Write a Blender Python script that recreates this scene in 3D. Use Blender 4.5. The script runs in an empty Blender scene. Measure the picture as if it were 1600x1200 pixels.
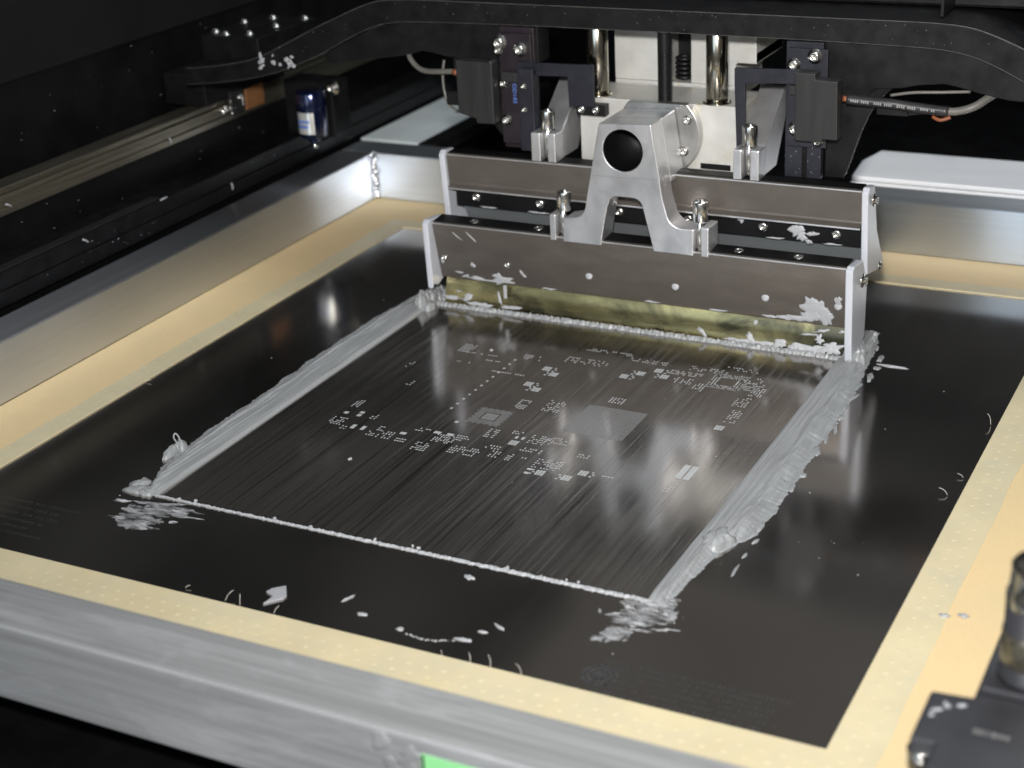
import bpy, bmesh, math, random
from mathutils import Vector, Matrix, noise as mnoise
random.seed(11)
SC = bpy.context.scene
COL = SC.collection
MM = 0.001

# ------------------------------------------------------------------ camera
R = Vector((0.89056225, 0.45198453, -0.05107691)); U = Vector((-0.14033743, 0.37983859, 0.9143457)); F = Vector((-0.43267109, 0.80711376, -0.40170025))
CAM = Vector((684.05, -535.36, 420.0))
cd = bpy.data.cameras.new('camera'); cam = bpy.data.objects.new('camera', cd); COL.objects.link(cam)
M = Matrix((R, U, -F)).transposed().to_4x4(); M.translation = CAM * MM
cam.matrix_world = M
cd.sensor_width = 36; cd.lens = 57.32; cd.clip_start = 0.005; cd.clip_end = 30
cd.dof.use_dof = True; cd.dof.focus_distance = 0.96; cd.dof.aperture_fstop = 9.0
SC.camera = cam

# ------------------------------------------------------------------ world and lamps
w = bpy.data.worlds.new('World'); SC.world = w; w.use_nodes = True
bg = w.node_tree.nodes['Background']; bg.inputs[0].default_value = (1.0, 0.95, 0.88, 1); bg.inputs[1].default_value = 0.10
SC.view_settings.view_transform = 'Standard'; SC.view_settings.look = 'None'; SC.view_settings.exposure = 0.0; SC.view_settings.gamma = 1


def lamp(name, kind, loc, aim, energy, size, col=(1, 1, 1)):
    l = bpy.data.lights.new(name, kind); l.energy = energy; l.color = col
    if kind == 'AREA':
        l.shape = 'DISK'; l.size = size
    else:
        l.shadow_soft_size = size
    o = bpy.data.objects.new(name, l); COL.objects.link(o); o.location = Vector(loc) * MM
    d = (Vector(aim) - Vector(loc)).normalized(); o.rotation_euler = d.to_track_quat('-Z', 'Y').to_euler()
    return o


FL = CAM + U * 85 + R * (-15) - F * 10
fl_ = lamp('camera_flash', 'AREA', FL, (285, 480, 130), 4.2, 0.05, (1, 0.97, 0.93)); fl_.data.spread = math.radians(95)
lamp('ceiling_lamp', 'AREA', (760, 700, 1450), (420, 400, 0), 8.0, 0.7, (0.86, 0.94, 1.0))
lamp('room_lamp', 'AREA', (60, -1500, 650), (350, 500, 0), 5.5, 1.0, (0.68, 0.84, 1.0))

# ------------------------------------------------------------------ materials
MATS = {}


def mat(name, col, metal=0.0, rough=0.5, streak=None, amt=0.15, ramt=0.1, bump=0.0, bscale=600, col2=None, spec=0.5, coat=0.0, aniso=0.0, tang=(0, 0, 1), patch=None):
    """streak: noise frequency per mm along x, y, z"""
    m = bpy.data.materials.new(name); m.use_nodes = True
    nt = m.node_tree; N = nt.nodes; L = nt.links; b = N['Principled BSDF']
    b.inputs['Base Color'].default_value = (*col, 1); b.inputs['Metallic'].default_value = metal; b.inputs['Roughness'].default_value = rough
    b.inputs['Specular IOR Level'].default_value = spec; b.inputs['Coat Weight'].default_value = coat
    if aniso:
        b.inputs['Anisotropic'].default_value = aniso; cv = N.new('ShaderNodeCombineXYZ')
        for i in range(3): cv.inputs[i].default_value = tang[i]
        L.new(cv.outputs[0], b.inputs['Tangent'])
    tc = N.new('ShaderNodeTexCoord')
    if streak:
        mp = N.new('ShaderNodeMapping'); mp.inputs['Scale'].default_value = [s * 1000 for s in streak]
        L.new(tc.outputs['Object'], mp.inputs[0])
        n = N.new('ShaderNodeTexNoise'); n.inputs['Scale'].default_value = 1; n.inputs['Detail'].default_value = 6; n.inputs['Roughness'].default_value = 0.6
        L.new(mp.outputs[0], n.inputs['Vector'])
        r = N.new('ShaderNodeMapRange'); r.inputs[1].default_value = 0.3; r.inputs[2].default_value = 0.7
        L.new(n.outputs['Fac'], r.inputs[0])
        mx = N.new('ShaderNodeMix'); mx.data_type = 'RGBA'; L.new(r.outputs[0], mx.inputs[0])
        c2 = col2 or tuple(c * (1 + amt) for c in col)
        mx.inputs[6].default_value = (*[c * (1 - amt) if not col2 else c for c in col], 1); mx.inputs[7].default_value = (*c2, 1)
        L.new(mx.outputs[2], b.inputs['Base Color'])
        r2 = N.new('ShaderNodeMapRange'); r2.inputs[1].default_value = 0.3; r2.inputs[2].default_value = 0.7
        r2.inputs[3].default_value = max(0.02, rough - ramt); r2.inputs[4].default_value = min(1, rough + ramt)
        L.new(n.outputs['Fac'], r2.inputs[0]); L.new(r2.outputs[0], b.inputs['Roughness'])
    if patch:       # cloudy wear: (noise frequency per mm, colour, strength, low, high)
        fr, pc, st_, lo, hi = patch
        m3 = N.new('ShaderNodeMapping'); m3.inputs['Scale'].default_value = [q * 1000 for q in (fr if isinstance(fr, tuple) else (fr, fr, fr))]
        L.new(tc.outputs['Object'], m3.inputs[0])
        n3 = N.new('ShaderNodeTexNoise'); n3.inputs['Scale'].default_value = 1; n3.inputs['Detail'].default_value = 7; n3.inputs['Roughness'].default_value = 0.65; n3.inputs['Distortion'].default_value = 0.5
        L.new(m3.outputs[0], n3.inputs['Vector'])
        r3 = N.new('ShaderNodeMapRange'); r3.inputs[1].default_value = lo; r3.inputs[2].default_value = hi; r3.inputs[4].default_value = st_
        L.new(n3.outputs['Fac'], r3.inputs[0])
        x3 = N.new('ShaderNodeMix'); x3.data_type = 'RGBA'; L.new(r3.outputs[0], x3.inputs[0]); x3.inputs[7].default_value = (*pc, 1)
        if b.inputs['Base Color'].links: L.new(b.inputs['Base Color'].links[0].from_socket, x3.inputs[6])
        else: x3.inputs[6].default_value = (*col, 1)
        L.new(x3.outputs[2], b.inputs['Base Color'])
    if bump:
        n2 = N.new('ShaderNodeTexNoise'); n2.inputs['Scale'].default_value = bscale; n2.inputs['Detail'].default_value = 4
        if streak:
            L.new(mp.outputs[0], n2.inputs['Vector']); n2.inputs['Scale'].default_value = bscale
        else:
            L.new(tc.outputs['Object'], n2.inputs['Vector'])
        bp = N.new('ShaderNodeBump'); bp.inputs['Strength'].default_value = bump; bp.inputs['Distance'].default_value = 0.0004
        L.new(n2.outputs['Fac'], bp.inputs['Height']); L.new(bp.outputs[0], b.inputs['Normal'])
    MATS[name] = m
    return m


ALU_X = mat('aluminium_rail_x', (0.75, 0.81, 0.88), 0.95, 0.38, (0.006, 0.25, 0.25), 0.05, 0.03, 0.02, 1.5, aniso=.97, tang=(0, .7, .72))
ALU_W = mat('aluminium_rail_worn', (0.40, 0.41, 0.42), 0.45, 0.42, (0.006, 0.30, 0.30), 0.16, 0.08, 0.03, 1.5, aniso=.5, tang=(0, .7, .72), patch=((.012, .05, .05), (0.62, 0.63, 0.65), .75, .5, .72))
ALU_Y = mat('aluminium_rail_y', (0.76, 0.79, 0.85), 0.95, 0.38, (0.25, 0.006, 0.25), 0.05, 0.03, 0.02, 1.5, aniso=.97, tang=(.7, 0, .72))
WELD = mat('weld_metal', (0.72, 0.72, 0.74), 1.0, 0.25, None, bump=0.5, bscale=500)
ALU_M = mat('machined_aluminium', (0.70, 0.70, 0.72), 0.88, 0.38, (0.06, 0.06, 0.03), 0.06, 0.07, 0.03, 4, patch=(.05, (0.42, 0.42, 0.43), .5, .5, .75))
NICK = mat('pale_nickel', (0.54, 0.535, 0.51), 0.35, 0.42, (0.05, 0.05, 0.05), 0.10, 0.08, patch=((.06, .06, .03), (0.46, 0.38, 0.20), .6, .56, .74))
BROWN = mat('brown_anodised', (0.118, 0.104, 0.092), 0.45, 0.42, (0.03, 0.12, 0.12), 0.06, 0.05, 0.04, 6, patch=((.03, .06, .06), (0.16, 0.145, 0.13), .6, .5, .75))
BLADE = mat('gold_blade', (0.42, 0.37, 0.185), 1.0, 0.27, (0.02, 0.05, 0.06), 0.3, 0.06, 0.0, aniso=.55, tang=(1, 0, 0), patch=((.012, .02, .03), (0.075, 0.07, 0.05), .95, .45, .60))
FLANGE = mat('flange_grey', (0.42, 0.42, 0.41), 0.9, 0.34, (0.05, 0.05, 0.05), 0.15, 0.08)
BLADE2 = mat('grey_blade', (0.50, 0.54, 0.57), 0.8, 0.45, (0.01, 0.3, 0.3), 0.06, 0.05)
PLAS = mat('white_plastic', (0.48, 0.50, 0.55), 0.0, 0.35, (0.06, 0.06, 0.06), 0.06, 0.05)
STEEL = mat('polished_steel', (0.72, 0.71, 0.68), 1.0, 0.18)
SCREW = mat('screw_steel', (0.66, 0.65, 0.62), 1.0, 0.25)
ROD = mat('rod_steel', (0.46, 0.43, 0.36), 1.0, 0.16, (0.1, 0.1, 0.02), 0.2, 0.05)
BLACK = mat('black_anodised', (0.006, 0.006, 0.0066), 0.0, 0.42, (0.08, 0.08, 0.08), 0.3, 0.08, spec=0.28)
BLACK2 = mat('black_paint', (0.004, 0.004, 0.0045), 0.0, 0.5, (0.03, 0.03, 0.03), 0.3, 0.08, spec=0.2)
NAVY = mat('navy_black', (0.010, 0.0105, 0.017), 0.0, 0.45, (0.1, 0.1, 0.1), 0.2, 0.05)
PURPLE = mat('purple_black', (0.013, 0.009, 0.0125), 0.0, 0.4, (0.1, 0.1, 0.1), 0.2, 0.05)
GREYBOX = mat('dark_grey_cover', (0.014, 0.014, 0.0145), 0.0, 0.5, (0.2, 0.2, 0.02), 0.15, 0.05)
CLAMPB = mat('clamp_black', (0.03, 0.031, 0.036), 0.0, 0.45, (0.05, 0.05, 0.05), 0.15, 0.05)
RAIL = mat('rail_steel', (0.26, 0.24, 0.19), 0.9, 0.35, (0.4, 0.01, 0.4), 0.25, 0.08)
COPPER = mat('orange_tile', (0.24, 0.11, 0.045), 0.2, 0.5, (0.1, 0.1, 0.1), 0.15, 0.05)
ORANGE = mat('orange_sleeve', (0.20, 0.06, 0.022), 0.0, 0.45, (0.2, 0.2, 0.2), 0.1, 0.05)
CABLE = mat('grey_cable', (0.12, 0.115, 0.105), 0.0, 0.5, (0.1, 0.1, 0.1), 0.12, 0.05)
SHRINK = mat('black_sleeve', (0.022, 0.021, 0.023), 0.0, 0.4, (0.1, 0.1, 0.1), 0.15, 0.05)
BLUE = mat('blue_cylinder', (0.010, 0.016, 0.06), 0.6, 0.14, (0.1, 0.1, 0.1), 0.1, 0.02, coat=1.0)
WHITE = mat('foil_label', (0.90, 0.90, 0.86), 0.55, 0.13, (0.2, 0.2, 0.2), 0.04, 0.02, coat=1.0)
BLUEPRINT = mat('blue_print', (0.10, 0.18, 0.52), 0.0, 0.4, (0.2, 0.2, 0.2), 0.08, 0.03)
GREYPRINT = mat('grey_print', (0.24, 0.24, 0.24), 0.0, 0.5, (0.2, 0.2, 0.2), 0.1, 0.03)
GREEN = mat('green_sticker', (0.27, 0.68, 0.30), 0.0, 0.45, (0.05, 0.05, 0.05), 0.05, 0.03)
MESHY = mat('yellow_mesh', (0.76, 0.58, 0.32), 0.0, 0.55, (0.9, 0.9, 0.9), 0.05, 0.05, 0.05, 2, patch=(.012, (0.66, 0.53, 0.31), .6, .45, .7))
GLUE = mat('glue_band', (0.65, 0.565, 0.365), 0.0, 0.42, (0.02, 0.02, 0.02), 0.07, 0.05, patch=(.03, (0.56, 0.53, 0.40), .6, .45, .7))
DOT = mat('glue_dot', (0.69, 0.60, 0.40), 0.0, 0.5, (0.05, 0.05, 0.05), 0.05, 0.05)
PASTE = mat('solder_paste', (0.285, 0.295, 0.305), 0.05, 0.42, (0.5, 0.03, 0.5), 0.12, 0.12, 0.15, 4)
PASTE_D = mat('dry_paste', (0.36, 0.37, 0.39), 0.05, 0.5, (0.5, 0.5, 0.5), 0.10, 0.1, 0.3, 3)
PAD = mat('aperture_fill', (0.46, 0.47, 0.48), 0.1, 0.5, (0.4, 0.4, 0.4), 0.12, 0.08)
PADDIM = mat('aperture_dim', (0.28, 0.28, 0.285), 0.3, 0.5, (0.4, 0.4, 0.4), 0.12, 0.08)
ETCH = mat('etched_mark', (0.13, 0.13, 0.135), 0.8, 0.5, (0.4, 0.4, 0.4), 0.1, 0.08)
FIBRE = mat('fibre', (0.75, 0.72, 0.66), 0.0, 0.5, (0.3, 0.3, 0.3), 0.05, 0.05)
PANEL = mat('panel_dark_grey', (0.0065, 0.0065, 0.007), 0.0, 0.6, (0.01, 0.01, 0.01), 0.2, 0.05, spec=0.3)
TRAY = mat('white_tray', (0.84, 0.85, 0.88), 0.0, 0.4, (0.01, 0.05, 0.05), 0.04, 0.04)
STRIP = mat('pale_plate', (0.74, 0.80, 0.80), 0.2, 0.35, (0.02, 0.02, 0.02), 0.08, 0.05)


def thin(m, lo, hi, fr):
    nt = m.node_tree; N = nt.nodes; L = nt.links; b = N['Principled BSDF']
    tc = N.new('ShaderNodeTexCoord'); mp = N.new('ShaderNodeMapping'); mp.inputs['Scale'].default_value = [q * 1000 for q in fr]; L.new(tc.outputs['Object'], mp.inputs[0])
    n = N.new('ShaderNodeTexNoise'); n.inputs['Scale'].default_value = 1; n.inputs['Detail'].default_value = 5; n.inputs['Distortion'].default_value = .6; L.new(mp.outputs[0], n.inputs['Vector'])
    r = N.new('ShaderNodeMapRange'); r.inputs[1].default_value = lo; r.inputs[2].default_value = hi; L.new(n.outputs['Fac'], r.inputs[0]); L.new(r.outputs[0], b.inputs['Alpha'])


PASTE_S = mat('thin_paste_film', (0.40, 0.41, 0.43), 0.0, 0.5, (0.5, 0.5, 0.5), 0.10, 0.1, 0.3, 3)
thin(PASTE_S, .36, .70, (.09, .32, .3))


def steel_sheet():
    m = bpy.data.materials.new('stencil_steel'); m.use_nodes = True
    nt = m.node_tree; N = nt.nodes; L = nt.links; b = N['Principled BSDF']
    tc = N.new('ShaderNodeTexCoord')

    def noise(sc, detail=4, rough=0.55, dist=0.0):
        mp = N.new('ShaderNodeMapping'); mp.inputs['Scale'].default_value = [s * 1000 for s in sc]; L.new(tc.outputs['Object'], mp.inputs[0])
        n = N.new('ShaderNodeTexNoise'); n.inputs['Scale'].default_value = 1; n.inputs['Detail'].default_value = detail; n.inputs['Roughness'].default_value = rough
        n.inputs['Distortion'].default_value = dist
        L.new(mp.outputs[0], n.inputs['Vector']); return n.outputs['Fac']

    def rng(x, a, bb, c=0.0, d=1.0, smooth=True):
        r = N.new('ShaderNodeMapRange'); r.interpolation_type = 'SMOOTHSTEP' if smooth else 'LINEAR'
        for i, v in enumerate((a, bb, c, d)): r.inputs[1 + i].default_value = v
        L.new(x, r.inputs[0]); return r.outputs[0]

    def mul(a, bb, op='MULTIPLY'):
        k = N.new('ShaderNodeMath'); k.operation = op
        for i, v in enumerate((a, bb)):
            if isinstance(v, (int, float)): k.inputs[i].default_value = v
            else: L.new(v, k.inputs[i])
        return k.outputs[0]
    sp = N.new('ShaderNodeSeparateXYZ'); L.new(tc.outputs['Object'], sp.inputs[0])
    x, y = mul(sp.outputs[0], 0.264, 'ADD'), mul(sp.outputs[1], 0.289, 'ADD')     # object origin is the middle of the stencil
    area = mul(mul(rng(x, .110, .118), mul(1.0, rng(x, .411, .4145), 'SUBTRACT')), mul(rng(y, .096, .101), mul(1.0, rng(y, .418, .425), 'SUBTRACT')))
    st = rng(noise((0.75, 0.007, 1), 5, 0.7, 0.1), 0.47, 0.70)          # fine squeegee tracks along y
    st2 = mul(rng(noise((0.25, 0.012, 1), 3, 0.5, 0.3), 0.50, 0.70), 0.7)
    big = rng(noise((0.009, 0.006, 1), 3, 0.5, 0.4), 0.40, 0.62)
    yb = rng(y, 0.16, 0.36)                                              # tracks grow where paste was wiped most
    film = mul(mul(area, mul(mul(st, st2, 'MAXIMUM'), rng(mul(big, yb, 'ADD'), 0.2, 1.7, 0.22, 1.0))), mul(rng(x, .10, .36, .35, 1.0), 0.125))
    film = mul(film, mul(mul(area, 0.022), rng(noise((0.004, 0.004, 1), 2), .35, .65, 0.008, 0.035), 'ADD'), 'ADD')
    dark = rng(noise((0.42, 0.0055, 1), 4, 0.6, 0.05), 0.50, 0.66)            # clean lines wiped through the film
    film = mul(film, mul(1.0, mul(mul(dark, area), 0.62), 'SUBTRACT'))
    mix = N.new('ShaderNodeMix'); mix.data_type = 'RGBA'; L.new(film, mix.inputs[0])
    mix.inputs[6].default_value = (0.46, 0.44, 0.42, 1); mix.inputs[7].default_value = (0.27, 0.265, 0.26, 1)
    L.new(mix.outputs[2], b.inputs['Base Color'])
    L.new(mul(1.0, mul(film, 1.2), 'SUBTRACT'), b.inputs['Metallic'])
    rr = mul(rng(noise((0.05, 0.01, 1), 3),  .3, .7, 0.105, 0.14), mul(area, rng(st, 0, 1, 0.02, 0.12)), 'ADD')
    L.new(rr, b.inputs['Roughness'])
    n = noise((0.004, 0.004, 1), 2)
    bp = N.new('ShaderNodeBump'); bp.inputs['Strength'].default_value = 0.5; bp.inputs['Distance'].default_value = 0.0012
    L.new(n, bp.inputs['Height']); L.new(bp.outputs[0], b.inputs['Normal'])
    return m


SHEET = steel_sheet()


# ------------------------------------------------------------------ helpers
class MB:
    def __init__(self):
        self.bm = bmesh.new()

    def box(self, x0, x1, y0, y1, z0, z1, bev=0.0, seg=2):
        t = bmesh.new(); bmesh.ops.create_cube(t, size=1)
        for v in t.verts:
            v.co = Vector(((x0 + x1) / 2 + v.co.x * (x1 - x0), (y0 + y1) / 2 + v.co.y * (y1 - y0), (z0 + z1) / 2 + v.co.z * (z1 - z0)))
        if bev:
            bmesh.ops.bevel(t, geom=t.edges[:], offset=bev, segments=seg, profile=0.5, affect='EDGES')
        self._in(t); return self

    def _in(self, t):
        me = bpy.data.meshes.new('tmp'); t.to_mesh(me); t.free(); self.bm.from_mesh(me); bpy.data.meshes.remove(me)

    def prism(self, pts, axis, a0, a1, bev=0.0, holes=()):
        """pts: 2D outline. axis x: (y,z), y: (x,z), z: (x,y)."""
        t = bmesh.new()

        def p3(p):
            return {'x': (a0, p[0], p[1]), 'y': (p[0], a0, p[1]), 'z': (p[0], p[1], a0)}[axis]
        edges = []
        for loop in [pts, *holes]:
            vs = [t.verts.new(p3(p)) for p in loop]
            for i in range(len(vs)): edges.append(t.edges.new((vs[i], vs[(i + 1) % len(vs)])))
        if holes:
            bmesh.ops.triangle_fill(t, use_beauty=True, edges=edges)
        else:
            t.faces.new(t.verts[:])
        g = bmesh.ops.extrude_face_region(t, geom=t.faces[:])
        d = {'x': (a1 - a0, 0, 0), 'y': (0, a1 - a0, 0), 'z': (0, 0, a1 - a0)}[axis]
        bmesh.ops.translate(t, vec=d, verts=[v for v in g['geom'] if isinstance(v, bmesh.types.BMVert)])
        bmesh.ops.recalc_face_normals(t, faces=t.faces[:])
        if bev:
            es = [e for e in t.edges if len(e.link_faces) == 2 and e.calc_face_angle(0) > 0.45]
            bmesh.ops.bevel(t, geom=es, offset=bev, segments=2, profile=0.5, affect='EDGES', clamp_overlap=True)
        self._in(t); return self

    def lathe(self, prof, c=(0, 0, 0), axis=(0, 0, 1), seg=32):
        """prof: (radius, height) along axis"""
        t = bmesh.new(); q = Vector((0, 0, 1)).rotation_difference(Vector(axis).normalized())
        rings = []
        for r, h in prof:
            if r <= 1e-6:
                rings.append([t.verts.new(Vector(c) + q @ Vector((0, 0, h)))])
            else:
                rings.append([t.verts.new(Vector(c) + q @ Vector((r * math.cos(2 * math.pi * i / seg), r * math.sin(2 * math.pi * i / seg), h))) for i in range(seg)])
        for a, b in zip(rings, rings[1:]):
            for i in range(seg):
                j = (i + 1) % seg
                if len(a) == 1 and len(b) == 1: continue
                if len(a) == 1: t.faces.new((a[0], b[i], b[j]))
                elif len(b) == 1: t.faces.new((a[i], a[j], b[0]))
                else: t.faces.new((a[i], a[j], b[j], b[i]))
        bmesh.ops.recalc_face_normals(t, faces=t.faces[:])
        for f in t.faces: f.smooth = True
        self._in(t); return self

    def cyl(self, p0, p1, r, seg=24, bev=0.4):
        p0, p1 = Vector(p0), Vector(p1); h = (p1 - p0).length; bev = min(bev, h / 3, r / 3)
        return self.lathe([(0, 0), (r - bev, 0), (r, bev), (r, h - bev), (r - bev, h), (0, h)], p0, p1 - p0, seg)

    def tube(self, pts, r, seg=8, sub=6):
        P = [Vector(p) for p in pts]; S = []
        for i in range(len(P) - 1):
            a, b, c, d = P[max(i - 1, 0)], P[i], P[i + 1], P[min(i + 2, len(P) - 1)]
            for k in range(sub):
                s = k / sub
                S.append(0.5 * ((2 * b) + (c - a) * s + (2 * a - 5 * b + 4 * c - d) * s * s + (3 * b - a - 3 * c + d) * s ** 3))
        S.append(P[-1]); t = bmesh.new(); rings = []
        for i, p in enumerate(S):
            dirv = (S[min(i + 1, len(S) - 1)] - S[max(i - 1, 0)]).normalized()
            a = dirv.orthogonal().normalized() if i == 0 else (rings_a - dirv * rings_a.dot(dirv)).normalized()
            rings_a = a; b = dirv.cross(a)
            rings.append([t.verts.new(p + (a * math.cos(2 * math.pi * k / seg) + b * math.sin(2 * math.pi * k / seg)) * r) for k in range(seg)])
        for a, b in zip(rings, rings[1:]):
            for k in range(seg): t.faces.new((a[k], a[(k + 1) % seg], b[(k + 1) % seg], b[k]))
        t.faces.new(rings[0][::-1]); t.faces.new(rings[-1])
        for f in t.faces: f.smooth = True
        self._in(t); return self

    def ngon(self, pts):
        self.bm.faces.new([self.bm.verts.new(p) for p in pts]); return self

    def grid(self, fn, nu, nv, smooth=True):
        vs = [[self.bm.verts.new(fn(i / nu, j / nv)) for j in range(nv + 1)] for i in range(nu + 1)]
        for i in range(nu):
            for j in range(nv):
                f = self.bm.faces.new((vs[i][j], vs[i + 1][j], vs[i + 1][j + 1], vs[i][j + 1])); f.smooth = smooth
        return self

    def blob(self, cx, cy, rx, ry, rot, h, rag=0.35, n=26, z=0.0, seed=0, flat=False, M=None):
        """irregular dollop with a ragged outline"""
        cr, sr = math.cos(rot), math.sin(rot); rings = []
        for k, (f, hh) in enumerate(((1.0, 0.0), (0.93, 0.55), (0.6, 0.9), (0.25, 1.0))):
            ring = []
            for i in range(n):
                a = 2 * math.pi * i / n
                q = 1 + rag * (mnoise.noise((math.cos(a) * 1.6 + seed * 7.3, math.sin(a) * 1.6, seed)) * 1.2 + 0.6 * mnoise.noise((math.cos(a) * 5 + seed, math.sin(a) * 5, seed * 3.1)))
                u, v = math.cos(a) * rx * q * f, math.sin(a) * ry * q * f
                p = Vector((cx + u * cr - v * sr, cy + u * sr + v * cr, 0))
                p.z = z + h * hh * (1 + 0.5 * mnoise.noise((p.x * 0.5, p.y * 0.5, seed)))
                ring.append(self.bm.verts.new(M @ p if M else p))
            rings.append(ring)
        for a, b in zip(rings, rings[1:]):
            for i in range(n):
                f = self.bm.faces.new((a[i], a[(i + 1) % n], b[(i + 1) % n], b[i])); f.smooth = not flat
        self.bm.faces.new(rings[-1]); return self

    def mesh(self, name, m):
        me = bpy.data.meshes.new(name)
        bmesh.ops.scale(self.bm, vec=(MM, MM, MM), verts=self.bm.verts[:])
        self.bm.normal_update(); self.bm.to_mesh(me); self.bm.free(); me.materials.append(m); return me


def tag(o, label=None, cat=None, group=None, kind=None):
    if label: o['label'] = label
    if cat: o['category'] = cat
    if group: o['group'] = group
    if kind: o['kind'] = kind
    return o


def thing(name, label, cat, base, group=None):
    o = bpy.data.objects.new(name, None); COL.objects.link(o); o.empty_display_size = 0.01
    o.location = Vector(base) * MM; o['off'] = [0.0]; del o['off']
    return tag(o, label, cat, group)


BASE = {}


def origin(o):
    """world origin of an object whose ancestors are only translated"""
    v = Vector(o.location)
    while o.parent:
        o = o.parent; v += Vector(o.location)
    return v


def part(name, mb, m, parent, label=None, kind=None):
    me = mb.mesh(name, m); o = bpy.data.objects.new(name, me); COL.objects.link(o); o.parent = parent
    if parent:
        me.transform(Matrix.Translation(-origin(parent)))
    return tag(o, label, None, None, kind)


def solo(name, mb, m, base, label, cat, group=None, kind=None):
    me = mb.mesh(name, m); me.transform(Matrix.Translation(-Vector(base) * MM))
    o = bpy.data.objects.new(name, me); COL.objects.link(o); o.location = Vector(base) * MM
    return tag(o, label, cat, group, kind)


def inst(name, me, parent, loc, axis=(0, -1, 0), spin=0.0, scale=1.0, label=None):
    o = bpy.data.objects.new(name, me); COL.objects.link(o); o.parent = parent
    o.location = Vector(loc) * MM - origin(parent)
    q = Vector((0, 0, 1)).rotation_difference(Vector(axis).normalized())
    o.rotation_mode = 'QUATERNION'; o.rotation_quaternion = q @ Matrix.Rotation(spin, 3, 'Z').to_quaternion(); o.scale = (scale,) * 3
    return tag(o, label)


def text(name, s, size, m, parent, loc, xdir, ydir, sx=1.0):
    c = bpy.data.curves.new(name, 'FONT'); c.body = s; c.size = size * MM; c.align_x = 'CENTER'; c.align_y = 'CENTER'; c.extrude = 0.00004
    tmp = bpy.data.objects.new('tmp', c); COL.objects.link(tmp); c.resolution_u = 3
    bpy.context.view_layer.update()
    me = bpy.data.meshes.new_from_object(tmp.evaluated_get(bpy.context.evaluated_depsgraph_get()))
    bpy.data.objects.remove(tmp); bpy.data.curves.remove(c)
    me.name = name; me.materials.clear(); me.materials.append(m)
    o = bpy.data.objects.new(name, me); COL.objects.link(o); o.parent = parent
    xv, yv = Vector(xdir).normalized(), Vector(ydir).normalized(); zv = xv.cross(yv)
    o.matrix_local = Matrix.Translation(Vector(loc) * MM - origin(parent)) @ Matrix((xv, yv, zv)).transposed().to_4x4() @ Matrix.Diagonal((sx, 1, 1, 1))
    return o


# shared fasteners (axis +z, unit mm)
BUTTON = MB().lathe([(0, 0), (3.2, 0), (3.2, .3), (2.9, 1.2), (2.1, 1.9), (1.3, 2.1), (1.2, 1.2), (0, 1.2)], seg=20).mesh('button_screw', SCREW)
CAP = MB().lathe([(0, 0), (4.6, 0), (4.6, .6), (2.9, .7), (2.9, 2.6), (2.6, 2.9), (1.6, 2.9), (1.5, 1.6), (0, 1.6)], seg=20).mesh('cap_screw', SCREW)
PIN = MB().lathe([(0, 0), (2.6, 0), (2.6, .15), (1.8, .5), (0, .55)], seg=16).mesh('flush_screw', PASTE_D)


def knurled(r, h):
    t = MB(); n = 36; prof = [(0.0, 0), (r * .93, 0), (r, .6), (r, h - .8), (r * .9, h), (r * .35, h), (r * .35, h + 1.2), (0, h + 1.2)]
    t.lathe(prof, seg=n)
    for v in t.bm.verts:
        rr = math.hypot(v.co.x, v.co.y)
        if rr > r * .98:
            i = round(math.atan2(v.co.y, v.co.x) / (2 * math.pi) * n)
            if i % 2: v.co.x *= 0.93; v.co.y *= 0.93
    return t.mesh('thumb_screw', STEEL)


THUMB = knurled(5.0, 13)

# ------------------------------------------------------------------ setting: machine bed, walls
tag(part('machine_bed', MB().box(-420, 960, -420, 1220, -60, -32), BLACK2, None), kind='structure')
tag(part('machine_back_wall', MB().box(-420, 960, 1200, 1220, -32, 620), PANEL, None), kind='structure')
lw = tag(part('machine_left_wall', MB().box(-190, -171, -300, 1200, -32, 168), BLACK2, None), kind='structure')
part('upper_panel', MB().box(-186, -169, -300, 1200, 168, 760, 1.0), PANEL, lw)

# ------------------------------------------------------------------ framed stencil
X0, X1, Y0, Y1 = 0.0, 528.0, 14.8, 563.8
st = thing('framed_stencil', 'aluminium framed solder stencil with yellow mesh border and dark steel sheet', 'stencil', (264, 289, 0))
FR = [(-97, 625, -92.8, -59.6, ALU_W), (-97, 625, 629, 662, ALU_X), (-97, -64.2, -59.5, 628.9, ALU_Y), (592, 625, -59.5, 628.9, ALU_Y)]
for (a, b, c, d, m) in FR:
    part('frame_rail', MB().box(a, b, c, d, 0.3, 41.4, 1.6, 3), m, st)
for (x, y, ax) in ((-63.4, 628.2, 0), (591.2, 628.2, 0)):
    t = MB()
    for k in range(11):
        z = 3 + k * 3.7
        t.blob(x + 1.0 * math.sin(k * 2.3), y + math.cos(k * 1.7), 3.4, 3.0, k, 3.4, 0.35, 14, z - 1.0, 40 + k)
    part('weld_bead', t, WELD, st)
MF = Matrix(((1, 0, 0, 0), (0, 0, -1, -92.9), (0, 1, 0, 0), (0, 0, 0, 1)))
t = MB()
for k in range(16):
    t.blob(386 + random.uniform(-8, 7), 22 + (k - 8) * 2.1, random.uniform(3, 6), random.uniform(2, 4), random.uniform(0, 3), 0.35, 0.4, 14, 0, 60 + k, M=MF)
part('weld_patch', t, ALU_W, st)
gs = part('sticker', MB().box(397.5, 470, -93.25, -92.9, 6, 34.5), GREEN, st)
text('sticker_letter', '0', 26, BLACK, gs, (428, -93.3, 18), (1, 0, 0), (0, 0, 1))
part('sticker_edge', MB().box(397.9, 398.9, -93.4, -93.26, 6.2, 34.2), BLACK, gs)


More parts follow.
